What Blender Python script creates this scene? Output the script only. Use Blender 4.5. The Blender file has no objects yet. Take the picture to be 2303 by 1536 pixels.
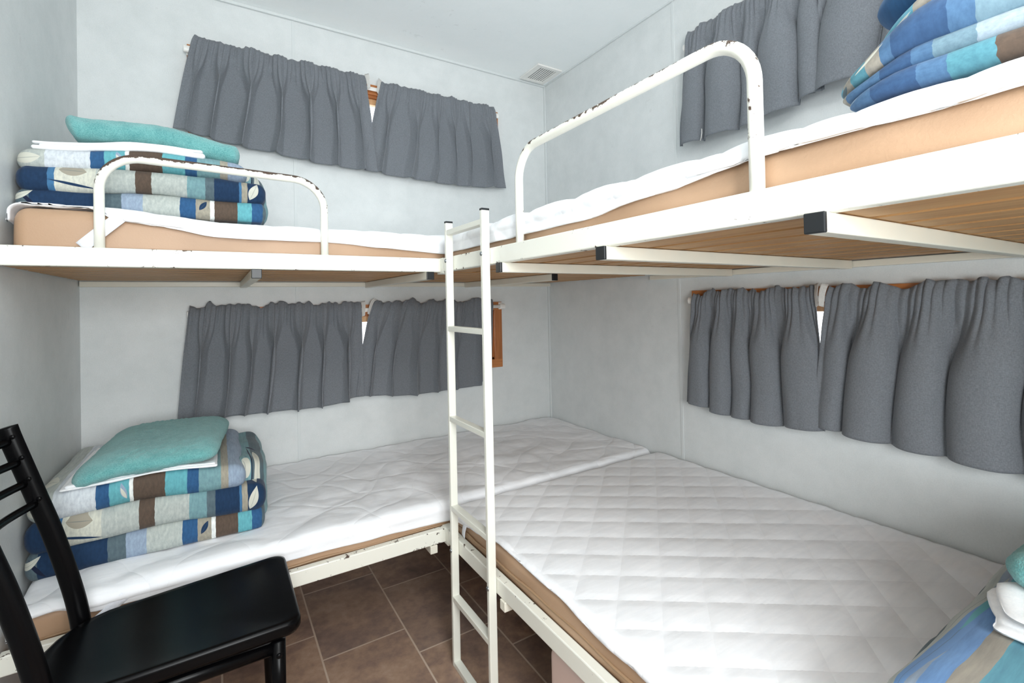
import bpy, bmesh, math, random
from mathutils import Vector, Matrix, noise

SC = bpy.context.scene
COL = SC.collection
PI = math.pi
WL = {}                                   # world location of every object, for parenting

# ------------------------------------------------------------------ helpers
def srgb(r, g, b):
    f = lambda c: (c/255/12.92) if c/255 <= .04045 else ((c/255+.055)/1.055)**2.4
    return (f(r), f(g), f(b), 1)

class MB:
    """collects geometry for ONE mesh object (world coordinates)"""
    def __init__(s): s.v=[]; s.f=[]; s.uv={}; s.mi=[]; s.smooth=[]
    def add(s, v, f, uv=None, mi=0, smooth=True):
        o=len(s.v); s.v+= [tuple(p) for p in v]
        for q in f:
            s.f.append(tuple(i+o for i in q)); s.mi.append(mi); s.smooth.append(smooth)
        if uv:
            for i,t in enumerate(uv): s.uv[i+o]=t
        return s
    def box(s, x0,x1,y0,y1,z0,z1, mi=0):
        x0,x1=sorted((x0,x1)); y0,y1=sorted((y0,y1)); z0,z1=sorted((z0,z1))
        v=[(x0,y0,z0),(x1,y0,z0),(x1,y1,z0),(x0,y1,z0),(x0,y0,z1),(x1,y0,z1),(x1,y1,z1),(x0,y1,z1)]
        f=[(0,3,2,1),(4,5,6,7),(0,1,5,4),(1,2,6,5),(2,3,7,6),(3,0,4,7)]
        return s.add(v,f,mi=mi,smooth=False)
    def bar(s, p, q, w, h, up=(0,0,1)):
        """rectangular bar from p to q"""
        p=Vector(p);q=Vector(q);d=(q-p).normalized();a=d.cross(Vector(up)).normalized();b=a.cross(d)
        v=[]
        for e in (p,q):
            for i,j in ((-1,-1),(1,-1),(1,1),(-1,1)): v.append(e+a*i*w/2+b*j*h/2)
        return s.add(v,[(3,2,1,0),(4,5,6,7),(0,1,5,4),(1,2,6,5),(2,3,7,6),(3,0,4,7)],smooth=False)
    def tube(s, pts, rx, ry=None, n=14, up=(0,1,0), cap=True):
        """tube along pts; ry = half width along `up`"""
        ry=ry or rx; pts=[Vector(p) for p in pts]; U=Vector(up); v=[];f=[]
        m=len(pts)
        for i,p in enumerate(pts):
            t=(pts[min(i+1,m-1)]-pts[max(i-1,0)]).normalized()
            b=(U-t*U.dot(t))
            if b.length<1e-4: b=Vector((1,0,0))-t*t.x
            b.normalize(); a=b.cross(t)
            for k in range(n):
                w=2*PI*k/n; v.append(p+a*(rx*math.cos(w))+b*(ry*math.sin(w)))
        for i in range(m-1):
            for k in range(n):
                k2=(k+1)%n; f.append((i*n+k,i*n+k2,(i+1)*n+k2,(i+1)*n+k))
        if cap:
            f.append(tuple(range(n-1,-1,-1))); f.append(tuple((m-1)*n+k for k in range(n)))
        return s.add(v,f)
    def rbox(s, lo, hi, r, n=(8,8,3), ne=4, fn=None, uvf=None, mi=0):
        """rounded slab; r = radius or (rx,ry,rz); fn(p,nrm)->p displaces; uvf(p)->(u,v)"""
        lo=Vector(lo);hi=Vector(hi);c=(lo+hi)/2;h=(hi-lo)/2
        r=Vector((r,r,r)) if not hasattr(r,'__len__') else Vector(r)
        r=Vector([min(r[i],h[i]*.999) for i in range(3)])
        axes=[]
        for i in range(3):
            inn=h[i]-r[i]
            a=[-h[i]+r[i]*k/ne for k in range(ne)]+[-inn+2*inn*k/n[i] for k in range(n[i]+1)]+[inn+r[i]*(k+1)/ne for k in range(ne)]
            axes.append(a)
        N=[len(a)-1 for a in axes]; idx={}; v=[];f=[];uv=[]
        def vid(i,j,k):
            key=(i,j,k)
            if key in idx: return idx[key]
            q=[axes[0][i],axes[1][j],axes[2][k]]
            cl=[max(-(h[a]-r[a]),min(h[a]-r[a],q[a])) for a in range(3)]
            d=Vector([(q[a]-cl[a])/r[a] for a in range(3)]); L=d.length
            # spread the samples evenly over the rounding
            d=Vector([math.tan(x*PI/4) for x in d]); L=d.length
            nrm=d/L
            p=c+Vector([cl[a]+r[a]*nrm[a] for a in range(3)])
            if uvf: uv.append(uvf(p))
            if fn: p=Vector(fn(p,nrm))
            v.append(p); idx[key]=len(v)-1; return idx[key]
        for i in range(N[0]):
            for j in range(N[1]):
                f.append((vid(i,j,0),vid(i,j+1,0),vid(i+1,j+1,0),vid(i+1,j,0)))
                K=N[2]; f.append((vid(i,j,K),vid(i+1,j,K),vid(i+1,j+1,K),vid(i,j+1,K)))
        for i in range(N[0]):
            for k in range(N[2]):
                f.append((vid(i,0,k),vid(i+1,0,k),vid(i+1,0,k+1),vid(i,0,k+1)))
                J=N[1]; f.append((vid(i,J,k),vid(i,J,k+1),vid(i+1,J,k+1),vid(i+1,J,k)))
        for j in range(N[1]):
            for k in range(N[2]):
                f.append((vid(0,j,k),vid(0,j,k+1),vid(0,j+1,k+1),vid(0,j+1,k)))
                I=N[0]; f.append((vid(I,j,k),vid(I,j+1,k),vid(I,j+1,k+1),vid(I,j,k+1)))
        return s.add(v,f,uv or None,mi)
    def grid(s, nu, nv, fn, uvf=None, mi=0):
        v=[];f=[];uv=[]
        for j in range(nv+1):
            for i in range(nu+1):
                v.append(fn(i/nu,j/nv)); uv.append(uvf(i/nu,j/nv) if uvf else (i/nu,j/nv))
        for j in range(nv):
            for i in range(nu):
                a=j*(nu+1)+i; f.append((a,a+1,a+nu+2,a+nu+1))
        return s.add(v,f,uv,mi)
    def dome(s, c, d, r, hgt, n=12):
        """bolt head: low dome at c pointing along d"""
        d=Vector(d).normalized(); a=d.orthogonal().normalized(); b=d.cross(a); c=Vector(c); v=[];f=[]
        R=[(1,0),(1,.35),(.8,.75),(.45,1)]
        for q,t in R:
            for k in range(n): w=2*PI*k/n; v.append(c+(a*math.cos(w)+b*math.sin(w))*r*q+d*hgt*t)
        for i in range(len(R)-1):
            for k in range(n): f.append((i*n+k,i*n+(k+1)%n,(i+1)*n+(k+1)%n,(i+1)*n+k))
        f.append(tuple((len(R)-1)*n+k for k in range(n)))
        return s.add(v,f)
    def build(s, name, mats, parent=None, loc=None, bevel=0, solid=0, seg=2, autosmooth=True):
        L=Vector(WL[parent.name]) if parent else Vector(loc if loc is not None else (0,0,0))
        me=bpy.data.meshes.new(name)
        me.from_pydata([Vector(p)-L for p in s.v],[],s.f); me.update()
        mats=mats if isinstance(mats,(list,tuple)) else [mats]
        for m in mats: me.materials.append(m)
        me.polygons.foreach_set('material_index',s.mi)
        me.polygons.foreach_set('use_smooth',s.smooth)
        if s.uv:
            ul=me.uv_layers.new(name='UVMap')
            for lp in me.loops: ul.data[lp.index].uv=s.uv.get(lp.vertex_index,(0,0))
        bm=bmesh.new(); bm.from_mesh(me); bmesh.ops.recalc_face_normals(bm,faces=bm.faces); bm.to_mesh(me); bm.free()
        o=bpy.data.objects.new(name,me); COL.objects.link(o)
        if parent: o.parent=parent
        else: o.location=L
        WL[o.name]=tuple(L)
        if solid:
            m=o.modifiers.new('thick','SOLIDIFY'); m.thickness=solid; m.offset=0
        if bevel:
            m=o.modifiers.new('bevel','BEVEL'); m.width=bevel; m.segments=seg; m.limit_method='ANGLE'; m.harden_normals=False
        return o

def tag(o,label=None,cat=None,group=None,kind=None):
    if label: o['label']=label
    if cat: o['category']=cat
    if group: o['group']=group
    if kind: o['kind']=kind
    return o
def thing(name,loc,label,cat,group=None):
    o=bpy.data.objects.new(name,None); COL.objects.link(o); o.location=loc; o.empty_display_size=.05
    WL[o.name]=tuple(loc); return tag(o,label,cat,group)
def struct(name,mb,m,label=None,**k):
    o=mb.build(name,m,**k); o['kind']='structure'
    if label: o['label']=label
    return o
def nz(x,y=0,z=0): return noise.noise(Vector((x,y,z)))
def sm(a,b,x):
    t=max(0,min(1,(x-a)/(b-a))); return t*t*(3-2*t)
def lerp(a,b,t): return a+(b-a)*t
def interp(tab,x):
    if x<=tab[0][0]: return tab[0][1]
    for (a,u),(b,w) in zip(tab,tab[1:]):
        if x<=b: return lerp(u,w,sm(0,1,(x-a)/(b-a)))
    return tab[-1][1]

# ------------------------------------------------------------------ materials
class NT:
    def __init__(s,name):
        s.m=bpy.data.materials.new(name); s.m.use_nodes=True; s.t=s.m.node_tree; s.n=s.t.nodes
        s.b=s.n['Principled BSDF']; s.out=s.n['Material Output']
    def node(s,typ,**k):
        n=s.n.new(typ)
        for a,b in k.items():
            if a.startswith('_'): n.inputs[a[1:].replace('_',' ')].default_value=b
            else: setattr(n,a,b)
        return n
    def link(s,a,b): s.t.links.new(a,b)
    def setv(s,**k):
        for a,b in k.items(): s.b.inputs[a.replace('_',' ')].default_value=b
    def coord(s,kind='Object'): return s.node('ShaderNodeTexCoord').outputs[kind]
    def mapped(s,scale,kind='Object',rot=(0,0,0)):
        m=s.node('ShaderNodeMapping'); m.inputs['Scale'].default_value=scale; m.inputs['Rotation'].default_value=rot
        s.link(s.coord(kind),m.inputs['Vector']); return m.outputs[0]
    def noise(s,vec,scale,detail=3,rough=.5):
        n=s.node('ShaderNodeTexNoise',_Scale=scale,_Detail=detail,_Roughness=rough); s.link(vec,n.inputs['Vector']); return n.outputs['Fac']
    def math(s,op,a,b=None,clamp=False):
        n=s.node('ShaderNodeMath',operation=op,use_clamp=clamp)
        for i,x in enumerate((a,b)):
            if x is None: continue
            if isinstance(x,(int,float)): n.inputs[i].default_value=x
            else: s.link(x,n.inputs[i])
        return n.outputs[0]
    def ramp(s,fac,stops,interp='LINEAR'):
        r=s.node('ShaderNodeValToRGB'); c=r.color_ramp; c.interpolation=interp
        while len(c.elements)>1: c.elements.remove(c.elements[-1])
        c.elements[0].position=stops[0][0]; c.elements[0].color=stops[0][1]
        for p,col in stops[1:]:
            e=c.elements.new(p); e.color=col
        s.link(fac,r.inputs[0]); return r.outputs[0]
    def mix(s,fac,a,b,blend='MIX'):
        n=s.node('ShaderNodeMix',data_type='RGBA',blend_type=blend)
        for sock,x in ((n.inputs[0],fac),(n.inputs[6],a),(n.inputs[7],b)):
            if isinstance(x,(int,float,tuple)): sock.default_value=x
            else: s.link(x,sock)
        return n.outputs[2]
    def color(s,c):
        if isinstance(c,tuple): s.b.inputs['Base Color'].default_value=c
        else: s.link(c,s.b.inputs['Base Color'])
    def bump(s,h,strength=.3,dist=.002):
        b=s.node('ShaderNodeBump',_Strength=strength,_Distance=dist); s.link(h,b.inputs['Height']); s.link(b.outputs[0],s.b.inputs['Normal'])

def mat_plain(name,c,rough=.5,metal=0,bump=None,spec=.5):
    t=NT(name); t.color(c); t.setv(Roughness=rough,Metallic=metal,Specular_IOR_Level=spec)
    if bump: t.bump(t.noise(t.coord(),bump[0],2),bump[1],bump[2])
    return t.m

def mat_wall(name,c1,c2,rough=.42):
    t=NT(name)
    a=t.noise(t.coord(),9,5,.65); b=t.noise(t.coord(),260,2)
    f=t.math('ADD',t.math('MULTIPLY',a,.75),t.math('MULTIPLY',b,.35))
    st=t.noise(t.coord(),17,6,.7); d_=t.math('MULTIPLY',t.math('GREATER_THAN',t.math('ADD',st,t.math('MULTIPLY',t.noise(t.coord(),1.7,2),.35)),.865),.10)
    t.color(t.mix(d_,t.ramp(f,[(.38,c1),(.66,c2)]),srgb(120,112,104))); t.setv(Roughness=rough,Specular_IOR_Level=.35)
    t.bump(b,.12,.001); return t.m
M={}
M['wall']=mat_wall('wall_panel',srgb(210,214,214),srgb(221,224,224))
M['ceiling']=mat_wall('ceiling_panel',srgb(244,248,248),srgb(249,252,252),.5)
M['seam']=mat_plain('seam_strip',srgb(215,219,219),.4)

def mat_paint(name,zt=None,zb=None,dens=0.0,top=False,thr=.66,zmin=-9,c=srgb(236,236,226)):
    """cream-white enamel with dark chips along the edges or the worn top of a tube"""
    t=NT(name); co=t.node('ShaderNodeNewGeometry').outputs['Position']
    sx=t.node('ShaderNodeSeparateXYZ'); t.link(co,sx.inputs[0]); z=sx.outputs[2]
    n1=t.noise(co,55,6,.72); n2=t.noise(co,7,2)
    val=t.math('ADD',t.math('MULTIPLY',n1,.75),t.math('MULTIPLY',n2,.25))
    if top:
        g=t.node('ShaderNodeNewGeometry'); s2=t.node('ShaderNodeSeparateXYZ'); t.link(g.outputs['Normal'],s2.inputs[0])
        val=t.math('ADD',val,t.math('MULTIPLY',s2.outputs[2],dens))
        val=t.math('MULTIPLY',val,t.math('GREATER_THAN',z,zmin))
    elif zt is not None:
        e=t.math('MINIMUM',t.math('ABSOLUTE',t.math('SUBTRACT',z,zt)),t.math('ABSOLUTE',t.math('SUBTRACT',z,zb)))
        val=t.math('SUBTRACT',val,t.math('MULTIPLY',e,dens))
    m=t.math('GREATER_THAN',val,thr)
    col=t.mix(m,c,t.mix(n2,srgb(52,44,40),srgb(96,76,62)))
    t.color(col)
    r=t.node('ShaderNodeMapRange'); r.inputs[3].default_value=.28; r.inputs[4].default_value=.75; t.link(m,r.inputs[0]); t.link(r.outputs[0],t.b.inputs['Roughness'])
    t.bump(m,-.5,.0006)
    return t.m
M['paint']=mat_paint('cream_enamel',thr=.9)
M['paint_bar']=mat_plain('cream_enamel_plain',srgb(228,224,210),.35)
M['ladder']=mat_paint('cream_enamel_ladder',thr=.705,c=srgb(232,232,222))

M_b=None
t=NT('tan_vinyl'); n=t.noise(t.coord(),220,4,.6); n2=t.noise(t.coord(),5,2)
t.color(t.ramp(n2,[(.3,srgb(171,139,111)),(.7,srgb(185,153,125))])); t.setv(Roughness=.48); t.bump(n,.25,.0015); M['tan']=t.m
M['piping']=mat_plain('tan_piping',srgb(160,130,100),.5)

def mat_cloth(name,c1,c2,scale=420,rough=.9,bump=.2,transl=0,sheen=.15):
    t=NT(name)
    a=t.noise(t.mapped((1,1,.35)),scale,2); b=t.noise(t.mapped((.35,.35,1)),scale,2)
    f=t.math('MULTIPLY',t.math('ADD',a,b),.5)
    t.color(t.ramp(f,[(.35,c1),(.65,c2)])); t.setv(Roughness=rough,Sheen_Weight=sheen,Specular_IOR_Level=.2); t.bump(f,bump,.001)
    if transl:
        tr=t.node('ShaderNodeBsdfTranslucent'); tr.inputs[0].default_value=c2
        mx=t.node('ShaderNodeMixShader'); mx.inputs[0].default_value=transl
        t.link(t.b.outputs[0],mx.inputs[1]); t.link(tr.outputs[0],mx.inputs[2]); t.link(mx.outputs[0],t.out.inputs[0])
    return t.m
M['white_cloth']=mat_cloth('white_quilted_cotton',srgb(238,240,243),srgb(247,248,250),300,.85,.12)
M['sheet']=mat_cloth('white_sheet',srgb(238,240,243),srgb(248,249,250),300,.85,.1)
M['strap']=mat_cloth('white_elastic',srgb(226,230,240),srgb(240,242,248),500,.8,.2)
M['curtain']=mat_cloth('grey_curtain_weave',srgb(112,116,122),srgb(134,138,144),520,.85,.15,.10)
M['lining']=mat_cloth('curtain_tape',srgb(214,212,208),srgb(230,228,224),400,.8,.2,.2)

def mat_terry(name,c1,c2):
    t=NT(name); a=t.noise(t.coord(),330,3,.7); b=t.noise(t.coord(),40,3)
    t.color(t.ramp(t.math('ADD',t.math('MULTIPLY',a,.7),t.math('MULTIPLY',b,.3)),[(.35,c1),(.65,c2)]))
    t.setv(Roughness=.95,Sheen_Weight=.4,Specular_IOR_Level=.1); t.bump(t.math('ADD',a,t.math('MULTIPLY',b,.6)),.9,.004); return t.m
M['teal']=mat_terry('teal_terry',srgb(86,156,158),srgb(132,196,194))
M['wood']=None
def mat_wood(name,c1,c2,axis,rough=.5):
    t=NT(name); sc=[26,26,26]; sc[axis]=1.6
    a=t.noise(t.mapped(tuple(sc)),1.6,5,.62); b=t.noise(t.mapped(tuple(x*4 for x in sc)),1.5,3)
    t.color(t.ramp(t.math('ADD',t.math('MULTIPLY',a,.7),t.math('MULTIPLY',b,.3)),[(.36,c1),(.64,c2)])); t.setv(Roughness=rough); t.bump(b,.1,.001); return t.m
M['slat_x']=mat_wood('pine_slat_lengthwise',srgb(166,122,76),srgb(192,148,98),0)
M['slat_y']=mat_wood('pine_slat_crosswise',srgb(166,122,76),srgb(192,148,98),1)
M['frame_x']=mat_wood('orange_pine_x',srgb(160,96,48),srgb(192,124,70),0,.4)
M['frame_y']=mat_wood('orange_pine_y',srgb(160,96,48),srgb(192,124,70),1,.4)
M['frame_z']=mat_wood('orange_pine_z',srgb(150,90,46),srgb(184,116,66),2,.4)
M['sash']=mat_wood('pale_pine_sash',srgb(206,160,112),srgb(228,186,140),2,.4)
M['black_cap']=mat_plain('black_plastic',srgb(22,25,28),.4)
M['black']=mat_plain('black_lacquer',(.0018,.0018,.0022,1),.27,spec=.35); M['black'].node_tree.nodes['Principled BSDF'].inputs['IOR'].default_value=1.28
M['white_plastic']=mat_plain('white_plastic',srgb(236,234,230),.35)
M['steel']=mat_plain('zinc_bolt',srgb(150,155,158),.3,.9)
M['pink']=mat_plain('pale_pink_laminate',srgb(216,192,182),.4)

t=NT('window_glass'); tb=t.node('ShaderNodeBsdfTransparent'); gl=t.node('ShaderNodeBsdfGlossy',_Roughness=.02)
mx=t.node('ShaderNodeMixShader'); mx.inputs[0].default_value=.06
t.link(tb.outputs[0],mx.inputs[1]); t.link(gl.outputs[0],mx.inputs[2]); t.link(mx.outputs[0],t.out.inputs[0]); M['glass']=t.m

# floor: stone-look vinyl tiles in staggered columns
t=NT('slate_look_vinyl'); co=t.coord('Object'); s=t.node('ShaderNodeSeparateXYZ'); t.link(co,s.inputs[0])
W_,L_=.275,.41
u=t.math('DIVIDE',t.math('ADD',s.outputs[0],1.395),W_); ci=t.math('FLOOR',u); fu=t.math('SUBTRACT',u,ci)
v=t.math('DIVIDE',t.math('ADD',t.math('ADD',s.outputs[1],.635),t.math('MULTIPLY',ci,.137)),L_); ri=t.math('FLOOR',v); fv=t.math('SUBTRACT',v,ri)
eu=t.math('MULTIPLY',t.math('MINIMUM',fu,t.math('SUBTRACT',1,fu)),W_); ev=t.math('MULTIPLY',t.math('MINIMUM',fv,t.math('SUBTRACT',1,fv)),L_)
g=t.math('LESS_THAN',t.math('MINIMUM',eu,ev),.0028)
cb=t.node('ShaderNodeCombineXYZ'); t.link(ci,cb.inputs[0]); t.link(ri,cb.inputs[1])
wn=t.node('ShaderNodeTexWhiteNoise',noise_dimensions='2D'); t.link(cb.outputs[0],wn.inputs['Vector'])
off=t.node('ShaderNodeVectorMath',operation='MULTIPLY_ADD'); t.link(wn.outputs['Color'],off.inputs[0]); off.inputs[1].default_value=(9,9,9); t.link(co,off.inputs[2])
n1=t.noise(off.outputs[0],7,8,.68); n2=t.noise(off.outputs[0],34,5,.6)
st=t.ramp(t.math('ADD',t.math('MULTIPLY',n1,.7),t.math('MULTIPLY',n2,.3)),[(.3,srgb(112,92,82)),(.45,srgb(150,122,108)),(.55,srgb(178,146,122)),(.7,srgb(200,172,150))])
st=t.mix(t.math('MULTIPLY',wn.outputs['Value'],.35),st,srgb(118,112,110))
t.color(t.mix(g,st,srgb(206,186,168))); t.setv(Roughness=.42); t.bump(t.math('SUBTRACT',n2,g),.25,.002); M['floor']=t.m

# bedding print: broad painted stripes with leaves
PAL=dict(P=srgb(206,212,218),B=srgb(48,88,130),T=srgb(100,168,178),N=srgb(90,76,66),U=srgb(158,152,138),G=srgb(118,154,160),
         V=srgb(30,54,84),L=srgb(178,184,180),C=srgb(204,204,192),S=srgb(146,162,182),W=srgb(232,234,232),K=srgb(26,34,58),D=srgb(88,104,112),E=srgb(66,112,152))
PAL.update({'1':srgb(54,82,118),'2':srgb(76,108,142),'3':srgb(92,148,166),'6':srgb(84,136,150),'7':srgb(110,136,150),'8':srgb(150,164,176),'4':srgb(110,150,200),'5':srgb(150,144,134)})
def mat_print(name,stripes,leaves=(),bright=1.0):
    t=NT(name); uvn=t.node('ShaderNodeUVMap'); s=t.node('ShaderNodeSeparateXYZ'); t.link(uvn.outputs[0],s.inputs[0]); U,V=s.outputs[0],s.outputs[1]
    # slightly slanted, hand-painted stripe edges
    wob=t.noise(uvn.outputs[0],4,1); uu=t.math('ADD',U,t.math('MULTIPLY',t.math('SUBTRACT',wob,.5),.008))
    col=t.ramp(uu,[(p,PAL[c]) for p,c in stripes],'CONSTANT')
    mp=t.node('ShaderNodeMapping'); mp.inputs['Scale'].default_value=(90,5,1); t.link(uvn.outputs[0],mp.inputs[0])
    streak=t.noise(mp.outputs[0],1,4,.6)
    col=t.mix(.55,col,t.mix(1.0,col,t.ramp(streak,[(.3,(.62,.64,.68,1)),(.7,(1.25,1.25,1.2,1))]),'MULTIPLY'))
    for (lu,lv,ang,ln,wd,c) in leaves:
        ca,sa=math.cos(ang),math.sin(ang)
        du=t.math('SUBTRACT',U,lu); dv=t.math('MULTIPLY',t.math('SUBTRACT',V,lv),.12)
        p=t.math('DIVIDE',t.math('ADD',t.math('MULTIPLY',du,ca),t.math('MULTIPLY',dv,sa)),ln)
        q=t.math('ABSOLUTE',t.math('SUBTRACT',t.math('MULTIPLY',dv,ca),t.math('MULTIPLY',du,sa)))
        lim=t.math('MULTIPLY',t.math('SUBTRACT',1,t.math('MULTIPLY',p,p)),wd)
        col=t.mix(t.math('LESS_THAN',q,lim),col,PAL[c])
        if wd>.009: col=t.mix(t.math('MULTIPLY',t.math('LESS_THAN',q,t.math('MULTIPLY',lim,.06)),.5),col,PAL['D'])
    n=t.noise(t.coord(),500,2); t.color(col); t.setv(Roughness=.85,Sheen_Weight=.1,Specular_IOR_Level=.2); t.bump(n,.12,.001)
    return t.m
TOP=[(0,'L'),(.10,'P'),(.255,'B'),(.305,'T'),(.385,'W'),(.40,'N'),(.53,'T'),(.625,'B'),(.675,'G'),(.775,'U'),(.81,'S'),(.93,'L')]
MID=[(0,'V'),(.11,'E'),(.135,'C'),(.28,'L'),(.425,'N'),(.485,'L'),(.63,'G'),(.71,'D'),(.75,'V'),(.86,'E'),(.875,'U'),(.9,'V')]
BOT=[(0,'D'),(.05,'V'),(.30,'D'),(.37,'S'),(.45,'L'),(.60,'B'),(.665,'U'),(.73,'W'),(.75,'N'),(.855,'T'),(.92,'B'),(.97,'D')]
END=[(0,'D'),(.5,'D'),(.84,'V'),(.875,'G'),(.93,'D'),(.99,'G')]
M['top']=mat_print('bedding_print_upper_fold',TOP,[(.365,.55,1.9,.035,.012,'S'),(.365,.5,2.0,.028,.007,'C'),(.04,.5,.2,.05,.025,'C')])
M['mid']=mat_print('bedding_print_middle_fold',MID,[(.20,.80,-.1,.05,.022,'U'),(.93,.5,1.2,.05,.022,'C'),(.2,.3,-.25,.09,.006,'V')])
M['bot']=mat_print('bedding_print_lower_fold',BOT,[(.05,.45,-.9,.05,.008,'K'),(.02,.6,.6,.05,.012,'C'),(.70,.6,1.0,.03,.012,'V')])
M['end']=mat_print('bedding_print_turned_end',END,[(.955,.72,1.3,.034,.016,'C'),(.91,.9,.4,.03,.012,'C'),(.94,.25,.4,.03,.004,'K'),(.925,.6,1.4,.05,.004,'K')])
RT=[(0,'U'),(.04,'D'),(.12,'E'),(.22,'U'),(.30,'T'),(.52,'G'),(.6,'B'),(.7,'N'),(.85,'T')]
M['rt']=mat_print('bedding_print_blue_fold',[(0,'D'),(.06,'L'),(.10,'S'),(.20,'U'),(.28,'E'),(.30,'T'),(.62,'G'),(.75,'N'),(.88,'T')],
   [(.05,.2,1.3,.10,.012,'K'),(.12,.35,1.1,.06,.03,'E'),(.10,.9,1.2,.07,.014,'L'),(.04,.85,1.4,.05,.01,'D'),(.12,1.25,1.2,.05,.01,'T')])
M['rb']=mat_print('bedding_print_sky_fold',[(0,'D'),(.03,'T'),(.1,'U'),(.16,'E'),(.22,'B'),(.5,'E'),(.56,'T'),(.66,'G'),(.75,'N'),(.85,'T')],[(.09,.5,.5,.05,.02,'C'),(.05,.3,.8,.03,.01,'D')])
M['rm']=mat_print('bedding_print_sky_fold_top',[(0,'T'),(.08,'U'),(.16,'E'),(.2,'T'),(.3,'B'),(.52,'T'),(.6,'E'),(.8,'B')],[(.05,.4,.5,.04,.02,'L')])
M['rl']=mat_print('bedding_print_sky_fold_low',[(0,'8'),(.06,'E'),(.2,'B'),(.3,'E'),(.38,'6'),(.62,'N'),(.75,'B'),(.9,'6')],[(.02,.6,.3,.03,.015,'8')])

# ------------------------------------------------------------------ the room
LX=-2.091; H=2.417; FY=-3.12; TH=.07
def wall_with_holes(axis, a0,a1, holes, z0=0,z1=H, t0=0,t1=TH):
    """wall slab along x (axis 0) or y (axis 1) with rectangular holes (a,b,zl,zh)"""
    mb=MB(); xs=sorted({a0,a1}|{h[0] for h in holes}|{h[1] for h in holes}); zs=sorted({z0,z1}|{h[2] for h in holes}|{h[3] for h in holes})
    for p,q in zip(xs,xs[1:]):
        for r,s_ in zip(zs,zs[1:]):
            c=((p+q)/2,(r+s_)/2)
            if any(h[0]<c[0]<h[1] and h[2]<c[1]<h[3] for h in holes): continue
            if axis==0: mb.box(p,q,t0,t1,r,s_)
            else: mb.box(t0,t1,p,q,r,s_)
    return mb
WIN_A=[(-1.715,-.379,1.885,2.150),(-1.715,-.379,.828,1.100)]
WIN_B=[(-2.385,-1.055,1.885,2.150),(-2.385,-1.055,.828,1.130)]
struct('wall_back',wall_with_holes(0,LX-TH,TH,WIN_A),M['wall'])
struct('wall_right',wall_with_holes(1,FY,0,WIN_B),M['wall'])
struct('wall_left',MB().box(LX-TH,LX,FY,0,0,H),M['wall'])
ADDED_DOOR=(-2.02,-1.10,0,2.04)
struct('wall_front',wall_with_holes(0,LX-TH,TH,[ADDED_DOOR],t0=FY-TH,t1=FY),M['wall'])
struct('floor',MB().box(LX-TH,TH,FY-TH,TH,-.05,0),M['floor'])
struct('ceiling',MB().box(LX-TH,TH,FY-TH,TH,H,H+.05),M['ceiling'])
# frame of an unseen doorway, added behind the camera to let light in
d=MB(); d.box(ADDED_DOOR[0],ADDED_DOOR[0]+.03,FY-TH,FY+.015,0,ADDED_DOOR[3]); d.box(ADDED_DOOR[1]-.03,ADDED_DOOR[1],FY-TH,FY+.015,0,ADDED_DOOR[3]); d.box(ADDED_DOOR[0],ADDED_DOOR[1],FY-TH,FY+.015,ADDED_DOOR[3]-.03,ADDED_DOOR[3])
struct('added_door_1',d,M['frame_z'])
leaf=MB().box(ADDED_DOOR[0]+.031,ADDED_DOOR[1]-.031,FY-.055,FY-.02,.004,.80).build('added_light_blocking_leaf',M['white_plastic'],bpy.data.objects['added_door_1'],bevel=.003)  # unseen lower leaf, added to block light coming in low
# panel joints, corner beads and the ceiling bead
def bead(n,*b): struct('trim_%d'%n,MB().box(*b),M['seam'],bevel=.0008)
bead(1,-1.3755,-1.3625,-.0022,.001,0,H-.001)
bead(2,-.0022,.001,-.9425,-.9295,0,H-.001)
bead(3,-.010,0,-.010,0,0,H-.002)
bead(4,LX,-.003,-.012,0,H-.012,H)
bead(5,-.008,0,FY,-.012,H-.008,H)

# ------------------------------------------------------------------ windows, rods, curtains
def bxw(mb,wall,s0,s1,d0,d1,z0,z1):
    """box on a wall: s along the wall, d = distance out from the wall into the room"""
    if wall=='A': mb.box(s0,s1,-d0,-d1,z0,z1)
    else: mb.box(-d0,-d1,s0,s1,z0,z1)
    return mb
def window(n,wall,hole):
    a,b,z0,z1=hole; fw=.045; top=bxw
    hm=M['frame_x'] if wall=='A' else M['frame_y']
    base=(a+b)/2
    L=(base,0,z0-fw) if wall=='A' else (0,base,z0-fw)
    r=thing('window_%d'%n,L,None,None); r['kind']='structure'
    f=MB(); bxw(f,wall,a-fw,b+fw,.0004,.016,z1-.002,z1+fw*.95); bxw(f,wall,a-fw,b+fw,.0004,.016,z0-fw*.95,z0+.002); f.build('window_frame_rail',hm,r,bevel=.002)
    f=MB(); bxw(f,wall,a-fw,a+.002,.0004,.0155,z0,z1); bxw(f,wall,b-.002,b+fw,.0004,.0155,z0,z1); f.build('window_frame_stile',M['frame_z'],r,bevel=.002)
    f=MB()  # jamb lining and sash
    for (p,q,r0,r1) in ((a,a+.012,z0,z1),(b-.012,b,z0,z1),(a,b,z0,z0+.012),(a,b,z1-.012,z1)): bxw(f,wall,p,q,.0,-TH,r0,r1)
    f.build('jamb',M['frame_z'],r)
    f=MB()
    for (p,q,r0,r1) in ((a+.012,a+.045,z0+.012,z1-.012),(b-.045,b-.012,z0+.012,z1-.012),(a+.012,b-.012,z0+.012,z0+.04),(a+.012,b-.012,z1-.04,z1-.012)): bxw(f,wall,p,q,-.02,-.045,r0,r1)
    f.build('sash',M['sash'],r,bevel=.002)
    f=MB(); bxw(f,wall,a+.04,b-.04,-.032,-.036,z0+.035,z1-.035); f.build('pane',M['glass'],r)
window(1,'A',WIN_A[0]); window(2,'A',WIN_A[1]); window(3,'B',WIN_B[0]); window(4,'B',WIN_B[1])

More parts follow.
